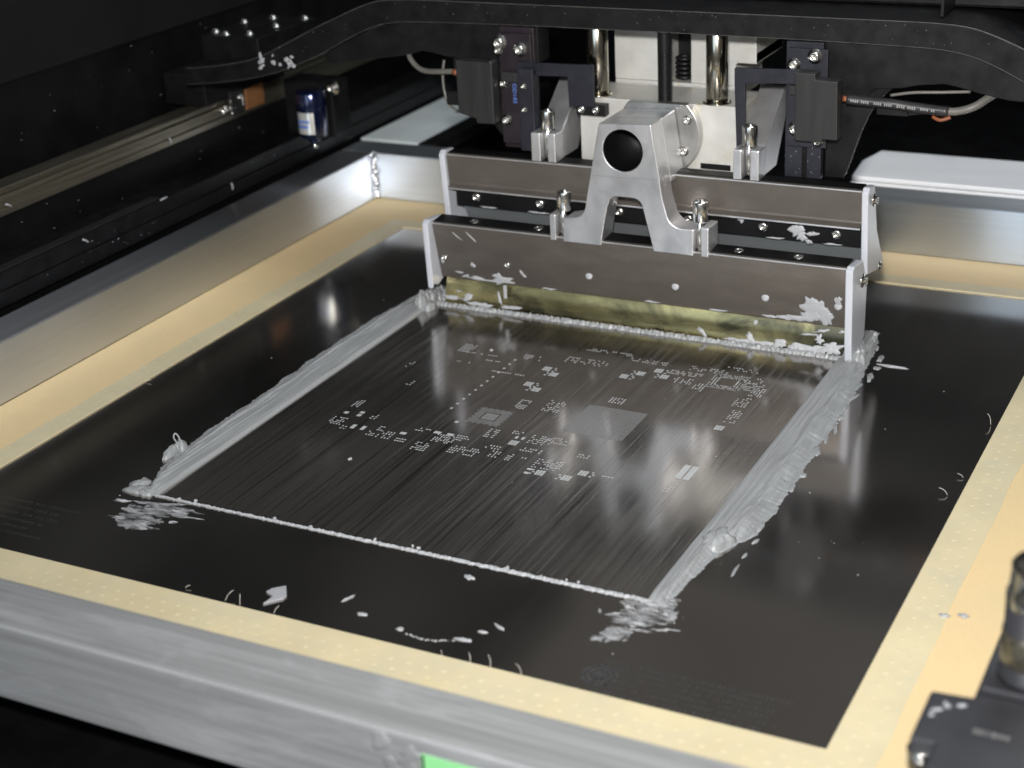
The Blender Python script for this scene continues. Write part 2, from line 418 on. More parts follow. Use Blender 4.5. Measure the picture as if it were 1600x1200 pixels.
def wavy(xa, xb, ya, yb, amp):
    pts = []
    for (x, y), (x2, y2) in (((xa, ya), (xb, ya)), ((xb, ya), (xb, yb)), ((xb, yb), (xa, yb)), ((xa, yb), (xa, ya))):
        for k in range(60):
            a, b = x + (x2 - x) * k / 60, y + (y2 - y) * k / 60
            q = amp * (mnoise.noise((a * .03, b * .03, 5)) + .4 * mnoise.noise((a * .2, b * .2, 2))); pts.append((a + (q if x == x2 else 0), b + (q if y == y2 else 0)))
    return pts


def ring(xa, xb, ya, yb, xi0, xi1, yi0, yi1, z0, z1, amp=0):
    t = MB()
    t.prism(wavy(xa, xb, ya, yb, amp) if amp else [(xa, ya), (xb, ya), (xb, yb), (xa, yb)], 'z', z0, z1, holes=[[(xi0, yi0), (xi1, yi0), (xi1, yi1), (xi0, yi1)]])
    return t


part('tension_mesh', ring(-64.1, 591.9, -59.5, 628.9, X0 - 3, X1 + 3, Y0 - 3, Y1 + 3, 0.25, 0.65), MESHY, st)
part('glue_band', ring(X0 - 17, X1 + 22, Y0 - 36, Y1 + 16, X0, X1, Y0, Y1, 0.1, 0.95, 1.3), GLUE, st)
t = MB()


def dot(x, y):
    t.lathe([(1.3, 0.95), (1.1, 1.0), (0, 1.02)], (x, y, 0), (0, 0, 1), 8)


for k in range(60):
    for row, off in ((8.0, 0), (15.0, .5)):
        y = Y0 - 26 + (k + off) * 10
        if y < Y1 + 12: dot(X1 + row, y); dot(X0 - row + 1.5, y)
        x = X0 + (k + off) * 9.5
        if x < X1 + 14: dot(x, Y0 - row - 3)
        if x < X1: dot(x, Y1 + row - 1)
part('glue_dots', t, DOT, st, kind='stuff')
# the steel sheet with a slight sag
t = MB()


def sheet_z(u, v):
    return Vector((X0 - 1 + u * (X1 - X0 + 2), Y0 - 1 + v * (Y1 - Y0 + 2), 0.0))


t.grid(sheet_z, 8, 8, True)
t.box(X0 - 1, X1 + 1, Y0 - 1, Y1 + 1, -0.3, -0.05)
sheet = part('steel_sheet', t, SHEET, st)

# apertures: the pads large enough to tell apart are pieces of their own
def pad_grid(cx, cy, wx, wy, nx, ny, gap, z=0.05, tt=None):
    tt = tt or MB(); px, py = wx / nx, wy / ny
    for i in range(nx):
        for j in range(ny):
            x, y = cx - wx / 2 + (i + .5) * px, cy - wy / 2 + (j + .5) * py
            a, b = px / 2 - gap / 2, py / 2 - gap / 2
            tt.ngon([(x - a, y - b, z), (x + a, y - b, z), (x + a, y + b, z), (x - a, y + b, z)])
    return tt


BIG = [(242.2, 338.6), (250.2, 331.7), (241.8, 312.3), (250.1, 306.0), (271.8, 231.5), (303.6, 202.0), (294.2, 344.6), (302.6, 352.4), (311.8, 360.4), (318.7, 352.8), (377.7, 293.6), (320.5, 201.5), (326.9, 210.3)]
for i, (x, y) in enumerate(BIG):
    part('grid_aperture', pad_grid(x, y, 5.6, 6.2, 3, 3, 0.28), PAD, sheet)
    if i not in (4, 10):
        t2 = MB()
        for k in range(3): pad_grid(x + (5.2 if i % 2 == 0 else -5.2) + (k % 2) * 1.2, y - 2.6 + k * 2.4, 1.6, 1.2, 1, 1, 0, 0.05, t2)
        part('side_aperture', t2, PAD, sheet)
MID = [(169.1, 217.0, 2.6, 5.5), (176.0, 217.2, 2.6, 5.5), (153.9, 233.0, 3, 3), (163.4, 236.5, 3, 3), (163.7, 232.3, 3, 3), (203.0, 219.5, 4.2, 3), (222.1, 227.9, 4.6, 3), (231.0, 227.9, 4.6, 3), (270.3, 238.7, 1.8, 3.4), (274.4, 239.0, 1.8, 3.4), (296.4, 199.2, 3.4, 2.4), (296.0, 204.0, 3.2, 2), (225.8, 245.3, 2.6, 2.6)]
for (x, y, a, b) in MID: part('aperture', pad_grid(x, y, a, b, 1, 1, 0), PAD, sheet)
for x in (378.7, 383.6): part('slot_aperture', pad_grid(x, 232.4, 3.9, 17.5, 1, 1, 0), PAD, sheet)
t = MB()          # ball grid: rows of tiny openings
for i in range(40):
    for j in range(44):
        x, y = 292 + i * 0.98, 256.5 + j * 0.93; t.ngon([(x - .30, y - .42, .05), (x + .30, y - .42, .05), (x + .30, y + .42, .05), (x - .30, y + .42, .05)])
part('ball_grid_apertures', t, PADDIM, sheet, kind='stuff')
t = MB()          # square chip with a notched rim and a centre pad
for i in range(-11, 12):
    for j in range(-11, 12):
        q = max(abs(i), abs(j))
        if 4 < q < 6 or (q == 11 and (i + j) % 4 < 2): continue
        x, y = 241.6 + i * 1.0, 259.2 + j * 1.0
        a = .46 if q <= 4 else .37
        t.ngon([(x - a, y - a, .05), (x + a, y - a, .05), (x + a, y + a, .05), (x - a, y + a, .05)])
part('square_chip_apertures', t, PADDIM, sheet, kind='stuff')
t = MB()
for q in (6.5, 8.5, 10.5):
    for k in range(15):
        s = -q + 2 * q * k / 14
        for (x, y) in ((s, -q), (s, q), (-q, s), (q, s)):
            if random.random() < .85: t.ngon([(359 + x - .45, 358.5 + y - .45, .05), (359 + x + .45, 358.5 + y - .45, .05), (359 + x + .45, 358.5 + y + .45, .05), (359 + x - .45, 358.5 + y + .45, .05)])
part('fine_chip_apertures', t, PAD, sheet, kind='stuff')
CL = [[155.0, 221.0, 10.3, 11.0], [163.7, 213.8, 4.6, 5.9], [153.7, 247.4, 5.8, 11.2], [174.0, 235.0, 5.1, 10.2], [186.7, 220.6, 4.1, 6.9], [184.3, 212.5, 5.9, 6.8], [193.7, 213.7, 10.4, 10.7], [205.9, 210.6, 7.2, 5.8], [221.9, 207.4, 10.1, 11.4], [230.2, 221.4, 14.2, 11.1], [249.3, 211.2, 19.9, 10.9], [268.1, 214.0, 6.8, 8.8], [278.0, 213.6, 3.8, 9.4], [252.6, 238.6, 8.8, 12.5], [266.2, 244.8, 11.4, 5.0], [285.6, 240.1, 14.6, 12.4], [287.7, 215.6, 6.2, 1.6], [302.6, 212.5, 15.7, 12.7], [153.1, 313.8, 4.0, 10.7], [168.6, 287.3, 4.8, 8.1], [252.3, 282.7, 7.8, 14.0], [221.3, 323.2, 24.1, 3.9], [272.1, 286.9, 11.7, 17.2], [305.2, 308.2, 10.3, 8.8], [295.5, 243.0, 15.0, 8.8], [306.7, 214.6, 10.8, 10.2], [340.7, 211.0, 9.2, 1.2], [331.8, 350.9, 13.5, 9.4], [377.7, 333.0, 9.4, 15.2], [380.3, 311.4, 7.6, 19.3], [379.7, 219.3, 4.7, 6.3], [379.2, 209.8, 6.2, 8.0], [376.8, 356.2, 13.1, 12.8], [190, 346, 24, 3], [205, 338, 16, 3], [180, 330, 20, 4], [225, 352, 14, 8], [262, 358, 30, 10], [342, 372, 26, 8], [300, 372, 30, 6], [270, 378, 34, 5], [330, 362, 22, 7], [345, 345, 8, 12], [372, 366, 16, 10], [362, 380, 22, 6], [382, 350, 9, 14], [176, 352, 10, 14], [318, 230, 8, 6], [262, 222, 12, 6], [240, 226, 10, 8], [212, 228, 10, 6], [286, 226, 14, 6]]
t = MB(); rg = random.Random(5)
for ci, (cx, cy, wx, wy) in enumerate(CL):
    big = cy > 362 or ci in (33, 34, 35, 36, 37)
    style = rg.choice((0, 1, 2)); nx = max(1, int(wx / 1.75)); ny = max(1, int(wy / 2.2))
    for i in range(nx):
        for j in range(ny):
            if rg.random() < (.30 if not big else .45): continue
            x = cx - wx / 2 + (i + .5) * wx / nx; y = cy - wy / 2 + (j + .5) * wy / ny
            a, b = [(0.55, 0.55), (0.42, 0.85), (0.75, 0.5)][style if rg.random() < .7 else rg.randrange(3)]
            t.ngon([(x - a, y - b, .05), (x + a, y - b, .05), (x + a, y + b, .05), (x - a, y + b, .05)])
for k in range(12):     # diagonal run of dots
    x, y = 213 + k * 0.25, 262 + k * 7.5; t.ngon([(x - .8, y - 1, .05), (x + .8, y - 1, .05), (x + .8, y + 1, .05), (x - .8, y + 1, .05)])
part('small_apertures', t, PAD, sheet, kind='stuff')
t = MB()
for (ax, ay, n, rows, pit) in ((24, 62, 32, 6, -6.3), (414, 40, 48, 6, -4.6)):       # etched lines of lettering too faint to read
    for r_ in range(rows):
        x = ax + rg.uniform(0, 4)
        for k in range(n - rg.randrange(8)):
            wd = rg.choice((.7, 1.1, 1.5)); yy = ay + r_ * pit
            if rg.random() > .14:
                t.ngon([(x, yy, .03), (x + wd * .35, yy, .03), (x + wd * .35 + .3, yy + 3, .03), (x + .3, yy + 3, .03)])
                if rg.random() < .6: t.ngon([(x, yy + 1.2, .04), (x + wd, yy + 1.2, .04), (x + wd, yy + 1.8, .04), (x, yy + 1.8, .04)])
            x += wd + .9
for q0, q1 in ((0, 3.4), (4.6, 6.2), (7.2, 8.6)):
    n = 28
    for k in range(n):
        if q0 > 5 and k % 5 == 0: continue
        a, b = 2 * math.pi * k / n, 2 * math.pi * (k + 1) / n
        pts = [(417.9 + q * math.cos(an), 29.5 + q * math.sin(an), .03) for q, an in ((q0, a), (q1, a), (q1, b), (q0, b))]
        t.ngon(pts if q0 else pts[1:])
part('etched_lettering', t, ETCH, sheet, kind='stuff')

# ------------------------------------------------------------------ solder paste
def ridge(name, xi, side, y0, y1, outer, hmax, label, seed):
    t = MB(); nv = 700; nu = 44

    def fn(u, v):
        y = y0 + v * (y1 - y0)
        wdt = outer(v); edge = 2.4 * mnoise.noise((y * .07, seed, 0)) + 1.2 * mnoise.noise((y * .35, seed, 4)) + 0.5 * mnoise.noise((y * 1.1, seed, 9))
        endf = min(1, (v + .002) / .03) ** .5 * min(1, (1.002 - v) / .02) ** .5
        x = xi + side * (wdt * u + edge * u ** 3)
        crest = .62 + .06 * mnoise.noise((y * .02, seed, 3)); top = hmax * (.82 + .25 * mnoise.noise((y * .03, seed, 7)))
        if u < .05: h = hmax * .45 * u / .05
        elif u < crest: h = hmax * .45 + (top - hmax * .45) * ((u - .05) / (crest - .05)) ** .8
        else:
            s = (u - crest) / (1 - crest); h = top * max(0, 1 - s / .62) ** .8 + .55 * (1 - s ** 6)
        mid = min(1, max(0, (u - .34) / .2)) * (1 - max(0, (u - .86) / .14))
        f = .8 * mnoise.noise((x * .3, y * .03, seed)) + .55 * (.5 - abs(mnoise.noise((x * .45, y * .05, seed + 3)))) + .22 * mnoise.noise((x * .5, y * .12, seed)) + .45 * max(0, mnoise.noise((x * .3, y * .08, seed + 6)) - .1) + .10 * mnoise.noise((x * 1.4, y * .9, seed))
        h += mid * f * hmax * .26 + (.10 * mnoise.noise((x * 1.2, y * .008, seed + 8)) + .05 * mnoise.noise((x * 2.6, y * .012, seed + 9))) * hmax * min(1, u * 8)
        return Vector((x + mid * .3 * mnoise.noise((y * .1, x * .5, 2)), y, max(0.03, h * endf) if 0 < u < 1 else 0.01))
    t.grid(fn, nu, nv)
    return solo(name, t, PASTE, (xi, (y0 + y1) / 2, 0), label, 'solder paste')


def interp(tab):
    def f(v):
        for (a, b), (c, d) in zip(tab, tab[1:]):
            if v <= c: return b + (d - b) * (v - a) / (c - a)
        return tab[-1][1]
    return f


ridge('paste_ridge', 112.6, -1, 95.5, 449, interp([(0, 8), (.03, 12), (.1, 22), (.25, 26), (.4, 25.5), (.6, 28), (.8, 27), (.92, 23), (1, 15)]), 4.6, 'long grey solder paste ridge along the left side of the print area', 1)
ridge('paste_ridge', 413.0, 1, 96, 470, interp([(0, 9), (.06, 13), (.15, 16), (.2, 25), (.25, 29), (.45, 28), (.6, 27), (.75, 25), (.88, 20), (1, 14)]), 4.0, 'wide grey solder paste ridge along the right side, lumpy and sparkling', 2)
t = MB()
for (cx, cy, rx, ry, ro, h) in ((99, 99, 9, 4, .3, 2.6), (104, 97, 7, 3, .1, 2.6), (94, 105, 4, 7, -.3, 2.4)): t.blob(cx, cy, rx, ry, ro, h, .4, 26, 0, int(cx * 3 + cy))
solo('paste_lump', t, PASTE, (99, 100, 0), 'rounded paste lump closing the near end of the left ridge', 'solder paste')
t = MB()
for (cx, cy, rx, ry, ro, h) in ((86, 146, 3, 11, .1, 4.2), (88, 152, 4, 5, 0.5, 5.5)): t.blob(cx, cy, rx, ry, ro, h, .4, 26, 0, int(cx * 3 + cy))
t.tube([(87, 151, 3), (84.8, 150, 8), (85.5, 151, 10.5), (87, 152, 8), (88, 152, 3)], .55)
solo('paste_lump', t, PASTE, (87, 149, 0), 'paste lump drawn up into a small loop on the left ridge', 'solder paste')
t = MB()
for (cx, cy, rx, ry, ro, h) in ((425, 164, 8, 10, -.2, 5.2),):
    t.blob(cx, cy, rx, ry, ro, h, .35, 26, 0, int(cx + cy))
solo('paste_lump', t, PASTE, (425, 164, 0), 'smooth raised paste lump near the front of the right ridge', 'solder paste')
t = MB()
for k in range(20):
    v = k / 20; y = 140 + 320 * v; t.blob(441 + random.uniform(-5, 3) - 9 * (v > .9), y, random.uniform(.8, 2.2), random.uniform(2, 7), random.uniform(-.3, .3), random.uniform(.4, 1.0), .5, 14, 0, k)
solo('paste_crust', t, PASTE, (430, 300, 0), 'ragged outer crust of small paste lumps along the right ridge', 'solder paste', kind='stuff')


def line(y, x0, x1, wd, h, seed, nv=520, taper=True):
    t = MB()

    def fn(u, v):
        x = x0 + v * (x1 - x0); ww = wd * (.35 + .85 * v if taper else 1) * (1 + .5 * mnoise.noise((x * .15, seed, 0)) + .5 * mnoise.noise((x * .7, seed, 5)))
        yy = y + .5 * mnoise.noise((x * .3, seed, 1)) + (u - .55) * ww
        hh = h * math.sin(math.pi * u) * (1 + .7 * mnoise.noise((x * .6, yy * .6, seed)))
        return Vector((x, yy, max(.02, hh)))
    return t.grid(fn, 7, nv)


t = line(97, 110, 416, 3.0, 1.1, 3)
for k in range(16):
    x = 120 + rg.random() * 290; t.blob(x, 99 + rg.uniform(-2.2, 2.6), rg.uniform(.7, 1.8), rg.uniform(.5, 1.0), rg.uniform(0, 3), .9, .5, 10, 0, k)
solo('paste_line', t, PASTE_D, (263, 97, 0), 'thin pale paste line closing the near edge of the print area', 'solder paste')
t = line(418.2, 115, 416, 4.2, 2.6, 6, 520, False)
for k in range(60):
    x = 120 + 295 * rg.random() ** .7; t.blob(x, 417.5 + rg.uniform(-1, .6), rg.uniform(1, 4), rg.uniform(.6, 1.6), rg.uniform(-.4, .4), rg.uniform(1, 2.4), .5, 12, 0, k + 90)
solo('paste_bead', t, PASTE, (266, 418, 0), 'paste bead lying along the foot of the gold squeegee blade', 'solder paste')
# smears at the corners
t = MB()
for (cx, cy, rx, ry, ro, h) in ((124, 64, 9, 3.2, .35, .8), (131, 72, 5, 2.4, .6, .7), (126, 84, 9, 1.6, .15, .3), (114, 88, 10, 2.2, -.1, .4), (108, 78, 4, 7, .2, .2), (138, 82, 6, 1.2, .4, .3), (146, 83, 8, 1.0, -.1, .3), (120, 78, 8, 1.0, .5, .25), (98, 85, 4, .9, .1, .4), (128, 92, 6, 1.5, .1, .5), (134, 88, 5, 3, .6, .25), (112, 70, 9, .8, .1, .25), (141, 75, 2.5, 1.2, .4, .6)):
    t.blob(cx, cy, rx, ry * (1 if h > .6 else .55), ro + .25 * math.sin(cx * 9), h, 1.0, 36, .02, int(cx))
for (cx, cy, rx, ry, ro) in ((120, 76, 16, 12, .3), (132, 86, 14, 5, .1)): t.blob(cx, cy, rx, ry, ro, .05, .6, 40, .02, int(cx))
solo('paste_smear', t, PASTE_S, (122, 76, 0), 'scattered paste smear below the near left corner of the print area', 'solder paste')
t = MB()
for (cx, cy, rx, ry, ro, h) in ((411, 91, 10, 3.4, .05, 1.8), (412, 77, 9, 3.2, .15, 1.0), (403, 80, 4, 1.2, .6, .5), (421, 71, 4, 1.2, .1, .6), (428, 74.5, 4, 1.0, .2, .5), (434, 77, 3.5, .9, .2, .4), (426, 92, 3, 6, .3, .7), (430, 88, 2.4, 7, .2, .8), (417, 82, 3, 3, .2, .2), (409, 66, 3, 6, -.7, .4), (404, 57, 2.6, 4, -.7, .6), (417, 62, 1, 5, 0, .15), (396, 79, .7, 4, .5, .3), (421, 98, 6, 4, .5, 1.2)):
    t.blob(cx, cy, rx, ry * (1 if h > .6 else .6), ro, h, 1.0, 36, .02, int(cx + cy))
for (cx, cy, rx, ry, ro) in ((418, 84, 13, 9, .3), (410, 64, 5, 11, -.5)): t.blob(cx, cy, rx, ry, ro, .05, .6, 40, .02, int(cx))
solo('paste_smear', t, PASTE_S, (415, 78, 0), 'broken paste smear trailing from the near right corner of the print area', 'solder paste')
FLK = [(238.6, 31.7, 6.0, 3.6, .75, 'largest paste flake, torn in two lobes, beside the near mesh border'),
       (275.0, 43.2, 4.2, .7, 1.2, 'thin upright paste sliver right of the two lobed flake'),
       (289.5, 33.0, 2.6, 1.4, .1, 'small oval paste flake between the sliver and the curved trail'),
       (313.4, 28.4, 2.0, 1.2, .3, 'round paste crumb at the start of the curved trail'),
       (346.6, 31.7, 4.0, 1.2, .1, 'white pointed flake at the end of the curved paste trail'),
       (351.9, 41.1, 2.4, .8, .1, 'tiny bar shaped paste flake just past the curved trail'),
       (357.0, 48.1, 3.6, .8, -.4, 'bent paste flake right of the tiny bar shaped one'),
       (321.3, 84.0, 3.2, 2.0, -.5, 'triangular paste flake just below the middle of the near paste line'),
       (448.9, 417.8, 8.0, 1.3, .0, 'long pale paste flake on the sheet right of the right ridge'),
       (191.2, 177.8, 1.0, 1.4, .0, 'single white paste speck in the dark part of the print area'),
       (192.9, 354.4, 1.0, 1.0, .0, 'bright round speck among the far left apertures'),
       (96.8, 85.0, 3.6, .9, .1, 'short pale paste stroke left of the near left corner'),
       (556.5, 138.8, 2.6, 1.6, .1, 'right one of two grey paste spots on the yellow mesh'),
       (548.3, 135.5, 2.4, 1.3, .1, 'left one of two grey paste spots on the yellow mesh')]
FLAKE0 = [(238.2, 21.7), (244.9, 29.8), (244.9, 32.6), (239.2, 40.7), (233.9, 35.7), (233.0, 32.0), (238.9, 29.9)]
for i, (x, y, a, b, ro, lb) in enumerate(FLK):
    t = MB(); zz = 1.0 if x > 540 else .02
    if i == 0: t.prism(FLAKE0, 'z', .02, .9, .2)
    else: t.blob(x, y, a, b, ro, .8, .6, 22, zz, i + 3)
    solo('paste_flake', t, PASTE_D, (x, y, zz), lb, 'paste flake', 'loose paste flakes')
t = MB()
for k in range(30):
    v = k / 29; t.blob(318 + 27 * v + rg.uniform(-.6, .6), 26.2 + 5 * v * v - 2.2 * math.sin(v * 3.1) + rg.uniform(-.5, .5), rg.uniform(.3, .9) * (rg.random() > .3), rg.uniform(.2, .45), .1, .4, .5, 10, .02, k)
solo('paste_trail', t, PASTE_D, (331, 28, 0), 'thin curved trail of paste crumbs near the front mesh border', 'solder paste')
t = MB()
for k in range(90):
    x, y = rg.uniform(10, 520), rg.uniform(20, 540)
    if 118 < x < 408 and rg.random() < .8: continue
    s = rg.uniform(.15, .45); t.blob(x, y, s, s, 0, s * .6, .4, 7, .02, k)
solo('dust_specks', t, PASTE_D, (264, 280, 0), 'tiny pale dust specks scattered over the steel sheet', 'dust', kind='stuff')
FIB = ['tiny pale fibre at the near mesh edge, first from the left', 'slanted pale fibre at the near mesh edge, second from the left', 'upright hooked fibre at the near mesh edge, third from the left',
       'short fibre at the near mesh edge just below the largest paste flake', 'tiny fibre at the near mesh edge below the curved paste trail', 'upright fibre at the near mesh edge just right of the paste trail',
       'second upright fibre right of the paste trail at the near mesh edge', 'leaning fibre at the near mesh edge left of the etched ring mark',
       'curved fibre at the right mesh edge, farthest of three', 'small fibre at the right mesh edge, middle of three', 'bent fibre at the right mesh edge, nearest of three', 'short fibre at the left mesh edge beside the dark sheet']
for i, (x, y, dx, dy, dz) in enumerate([(191.9, 19.5, 4, 3, 2), (218.5, 17, 4, 9, 7), (228.6, 15.5, -2, 4, 11), (248.5, 16.2, 2, 6, 5), (344.2, 14.2, -3, 4, 4), (359.2, 14.7, -4, 4, 8), (369.7, 15.1, -5, 4, 10), (385.3, 15.4, -8, 3, 8), (524.1, 352.4, -6, 3, 12), (524.6, 279.8, -8, 2, 3), (521.3, 256.7, -11, 2, 6), (1.1, 226.7, 8, 2, 2)]):
    t = MB().tube([(x, y, .6), (x + dx * .15, y + dy * .3, dz * .35 + .6), (x + dx * .45, y + dy * .6, dz * .5 + .6)], .11, 5, 5)
    solo('mesh_fibre', t, FIBRE, (x, y, .6), FIB[i], 'fibre', 'loose fibres along the mesh border')

# ------------------------------------------------------------------ front squeegee
sq = thing('squeegee', 'front squeegee with brown holder and gold blade standing in the paste', 'squeegee', (269, 420, 0))
part('holder', MB().prism([(411, 64.5), (412, 65.2), (426, 66.5), (434.5, 24), (420.2, 21.5)], 'x', 119.6, 419.2, 0.35), BROWN, sq)
BP = [(419.8 - .55 * math.sin(min(1, z / 9) * math.pi) * .6 + max(0, z - 5) ** 2 * .0155, z) for z in [.3 + 26.7 * k / 26 for k in range(27)]]
part('blade', MB().prism(BP[::-1] + [(y + .5, z) for y, z in BP], 'x', 122, 416), BLADE, sq)
for f in sq.children[-1].data.polygons: f.use_smooth = abs(f.normal.x) < .5
part('worn_edge', MB().box(119.7, 419.1, 410.7, 411.5, 64.2, 65.0, .15), ALU_M, sq)
part('top_reflection', MB().prism([(413, 65.5), (425.6, 66.6), (425.6, 66.9), (413, 65.8)], 'x', 120.2, 418.6), BLACK2, sq)  # black strip: dark surroundings mirrored in the brown holder's top, put into colour
EP = [(405.5, 65.5), (409, 67.6), (428, 65.6), (440, 47), (438, 10), (416, 0.5), (409.4, 3), (407.6, 16)]
part('end_plate', MB().prism(EP, 'x', 419.6, 424.4, .7), PLAS, sq)
part('end_plate', MB().prism([(y, z if z > 12 else z + 16) for y, z in EP], 'x', 114.8, 119.2, .7), PLAS, sq)
inst('end_screw', CAP, sq, (424.4, 428, 52), (1, 0, 0))
for (x, z) in ((125.1, 37.6), (175.3, 37.7)):
    inst('screw', BUTTON, sq, (x, 416.6, z), (0, -1, .2), 0, .75)
for x in (238.1, 301.3, 364.0, 412.5): inst('screw', PIN, sq, (x, 416.6, 37.0), (0, -1, .2))
t = MB()
for k, x in enumerate((150, 200, 345, 385)): t.lathe([(0, 0), (3.4, 0), (3.2, .4), (2.2, .5), (2.0, .1), (0, .1)], (x, 419, 66.4), (0, -.09, 1), 18)
part('top_plug', t, SCREW, sq, kind='stuff')
# paste stuck to the holder and blade (a layer that follows their faces)
ang = math.atan2(9.2, 43)
MH = Matrix.Translation((0, 411 - .1, 64.5)) @ Matrix.Rotation(math.pi / 2 - ang * 0 + math.atan2(9.2, 43), 4, 'X')


def on_face(t, x, d, rx, rz, ro, h, seed, rag=.7):
    """d = mm below the top edge of the holder's front face"""
    ev = Vector((0, 9.2, -43)).normalized(); nv = Vector((0, -43, -9.2)).normalized(); xv = Vector((1, 0, 0))
    Mx = Matrix(((xv.x, -ev.x, nv.x, x), (xv.y, -ev.y, nv.y, 411 + ev.y * d), (xv.z, -ev.z, nv.z, 64.5 + ev.z * d), (0, 0, 0, 1)))
    t.blob(0, 0, rx, rz, ro, h, rag, 30, .05, seed, M=Mx)


t = MB()
for i, (x, d, rx, rz, ro) in enumerate([(397, 32, 7, 7, .3), (394, 39, 13, 3.4, .05), (404, 37, 4, 6, .2), (385, 41, 9, 1.8, .0), (376, 42, 6, 1.2, .0), (366, 42.5, 5, .8, 0), (412, 24, 2, 3, 0), (170, 41, 7, 2.6, .2), (166, 38, 3, 3, .4), (148, 42, 5, 1.4, 0), (155, 42.5, 12, .8, 0), (135, 38.5, 3, .8, 0), (140, 41, 3, 1, .2), (147, 31, 1.5, 2, .7), (186, 33, 1, 3, .6), (205, 43, 5, .7, 0), (330, 43, 6, .7, 0), (283, 43, 5, .6, 0), (138, 8, 4, .4, -.7), (150, 8, 4, .5, -.8), (123, 30, 1.2, 3, 0)]):
    on_face(t, x, d, rx, rz, ro, .5, i + 11)
t.box(171, 173.5, 416.5, 417.5, 12, 22, .3)
part('stuck_paste', t, PASTE_D, sq, kind='stuff')
t = MB()


def on_blade(x, z, rx, rz, ro, h, seed, rag=.7):
    y = 419.3 + max(0, z - 6) ** 2 * .0155; Mx = Matrix(((1, 0, 0, x), (0, .31, -.95, y), (0, .95, .31, z), (0, 0, 0, 1)))
    t.blob(0, 0, rx, rz, ro, h, rag, 28, .1, seed, M=Mx)


for i, (x, z, rx, rz, ro) in enumerate([(398, 4, 11, 5, .1), (385, 4, 6, 5, .4), (408, 6, 7, 4, .1), (374, 5, 4, 3.4, .5), (400, 11, 3, 2.5, .3), (402, 17, 5, .8, .2), (392, 13.5, 7, .7, .1), (353, 6, 2, 4, 0.8), (356, 17, 2.2, 1.3, .8), (319, 6, 1.2, 4, .9), (140, 8, 3, 3, .2), (128, 6.5, 7, 1.4, 0), (133, 12, 2, .7, 0), (166, 11, 1, 5, .4), (150, 4, 9, 1.6, .0), (175, 5, 8, 1.3, .1), (415, 18, 3, 1, 0.2), (345, 3, 8, 1.6, 0), (362, 3.4, 9, 2, 0)]):
    on_blade(x, z, rx, rz, ro, .5, i + 50)
part('stuck_paste', t, PASTE_D, sq, kind='stuff')
for side, xx, zz, lb in ((0, (106, 116), 12, 'paste heaped against the left end of the front squeegee'), (1, (421, 428), 9, 'paste heaped against the right end of the front squeegee')):
    t = MB()
    for i in range(13): t.blob(rg.uniform(*xx), rg.uniform(408, 438), rg.uniform(2.5, 4.5), rg.uniform(4, 7), rg.uniform(-.4, .4), rg.uniform(3, zz), .4, 18, 0, i)
    solo('paste_lump', t, PASTE, (sum(xx) / 2, 420, 0), lb, 'solder paste')

# ------------------------------------------------------------------ rear squeegee (lifted)
rs = thing('squeegee', 'lifted rear squeegee with screwed black clamp and grey blade', 'squeegee', (269, 440, 45))
part('holder', MB().prism([(435, 108), (436, 108.8), (447.5, 109.3), (455, 72), (446, 68.5), (445.2, 83.2), (437, 83), (436.6, 87), (437, 87.6)], 'x', 121.3, 420.2, .35), BROWN, rs)
part('lip_strip', MB().prism([(433.6, 83.6), (433.8, 84.4), (437, 86.6), (441, 86.6), (441, 82.6), (434.2, 82.6)], 'x', 122, 420, .3), BROWN, rs)
part('worn_edge', MB().box(122, 420, 433.3, 433.9, 83.2, 84.2, .15), ALU_M, rs)
part('worn_edge', MB().box(121.4, 420.1, 434.6, 435.5, 107.7, 108.5, .15), ALU_M, rs)
part('top_reflection', MB().prism([(437, 109.1), (447, 109.55), (447, 109.8), (437, 109.35)], 'x', 122, 419.6), BLACK2, rs)  # same dark reflection painted as a black strip on the rear holder's top
part('clamp_bar', MB().box(124, 419.8, 440.6, 445.4, 69.2, 82.2, .5), BLACK2, rs)
part('blade', MB().prism([(445.6, 80), (446.2, 69), (463, 42), (464, 42.4), (447, 69.4), (446.6, 80)], 'x', 126, 417), BLADE2, rs)
EP2 = [(432.6, 108), (436, 111), (447.8, 109.6), (457, 77), (474.5, 52), (470, 46), (437, 52.6)]
part('end_plate', MB().prism(EP2, 'x', 420.6, 425, .8), PLAS, rs)
part('end_plate', MB().prism(EP2, 'x', 116.4, 121, .8), PLAS, rs)
inst('end_screw', CAP, rs, (425, 446, 100), (1, 0, 0), 0, .9)
inst('end_screw', CAP, rs, (425, 466, 49), (1, 0, 0), 0, .7)
for x in (141, 191.5, 251.6, 302, 354, 403.3): inst('screw', BUTTON, rs, (x, 440.6, 77), (0, -1, 0), 0, 1.15)
t = MB()
MR = Matrix(((1, 0, 0, 0), (0, 0, -1, 440.5), (0, 1, 0, 0), (0, 0, 0, 1)))
for i, (x, z, rx, rz, ro) in enumerate([(377, 77, 5, 4, .3), (380, 73, 4, 3, .5), (386, 75, 2.5, 1.4, .1), (389, 75.5, 3, 1.2, 0), (338, 82, 3, 4, .3), (362, 69.8, 6, .7, 0), (385, 69.6, 2, 1.4, 0), (400, 69.6, 6, .6, 0), (190, 70, 7, .6, 0), (150, 70, 6, .6, 0)]):
    t.blob(x, z, rx, rz, ro, .6, .6, 22, .05, i + 5, M=MR)
part('stuck_paste', t, PASTE_D, rs, kind='stuff')

# ------------------------------------------------------------------ brackets with thumb screws
def arc(cx, cz, r, a0, a1, n=8):
    return [(cx + r * math.cos(math.radians(a0 + (a1 - a0) * i / n)), cz + r * math.sin(math.radians(a0 + (a1 - a0) * i / n))) for i in range(n + 1)]


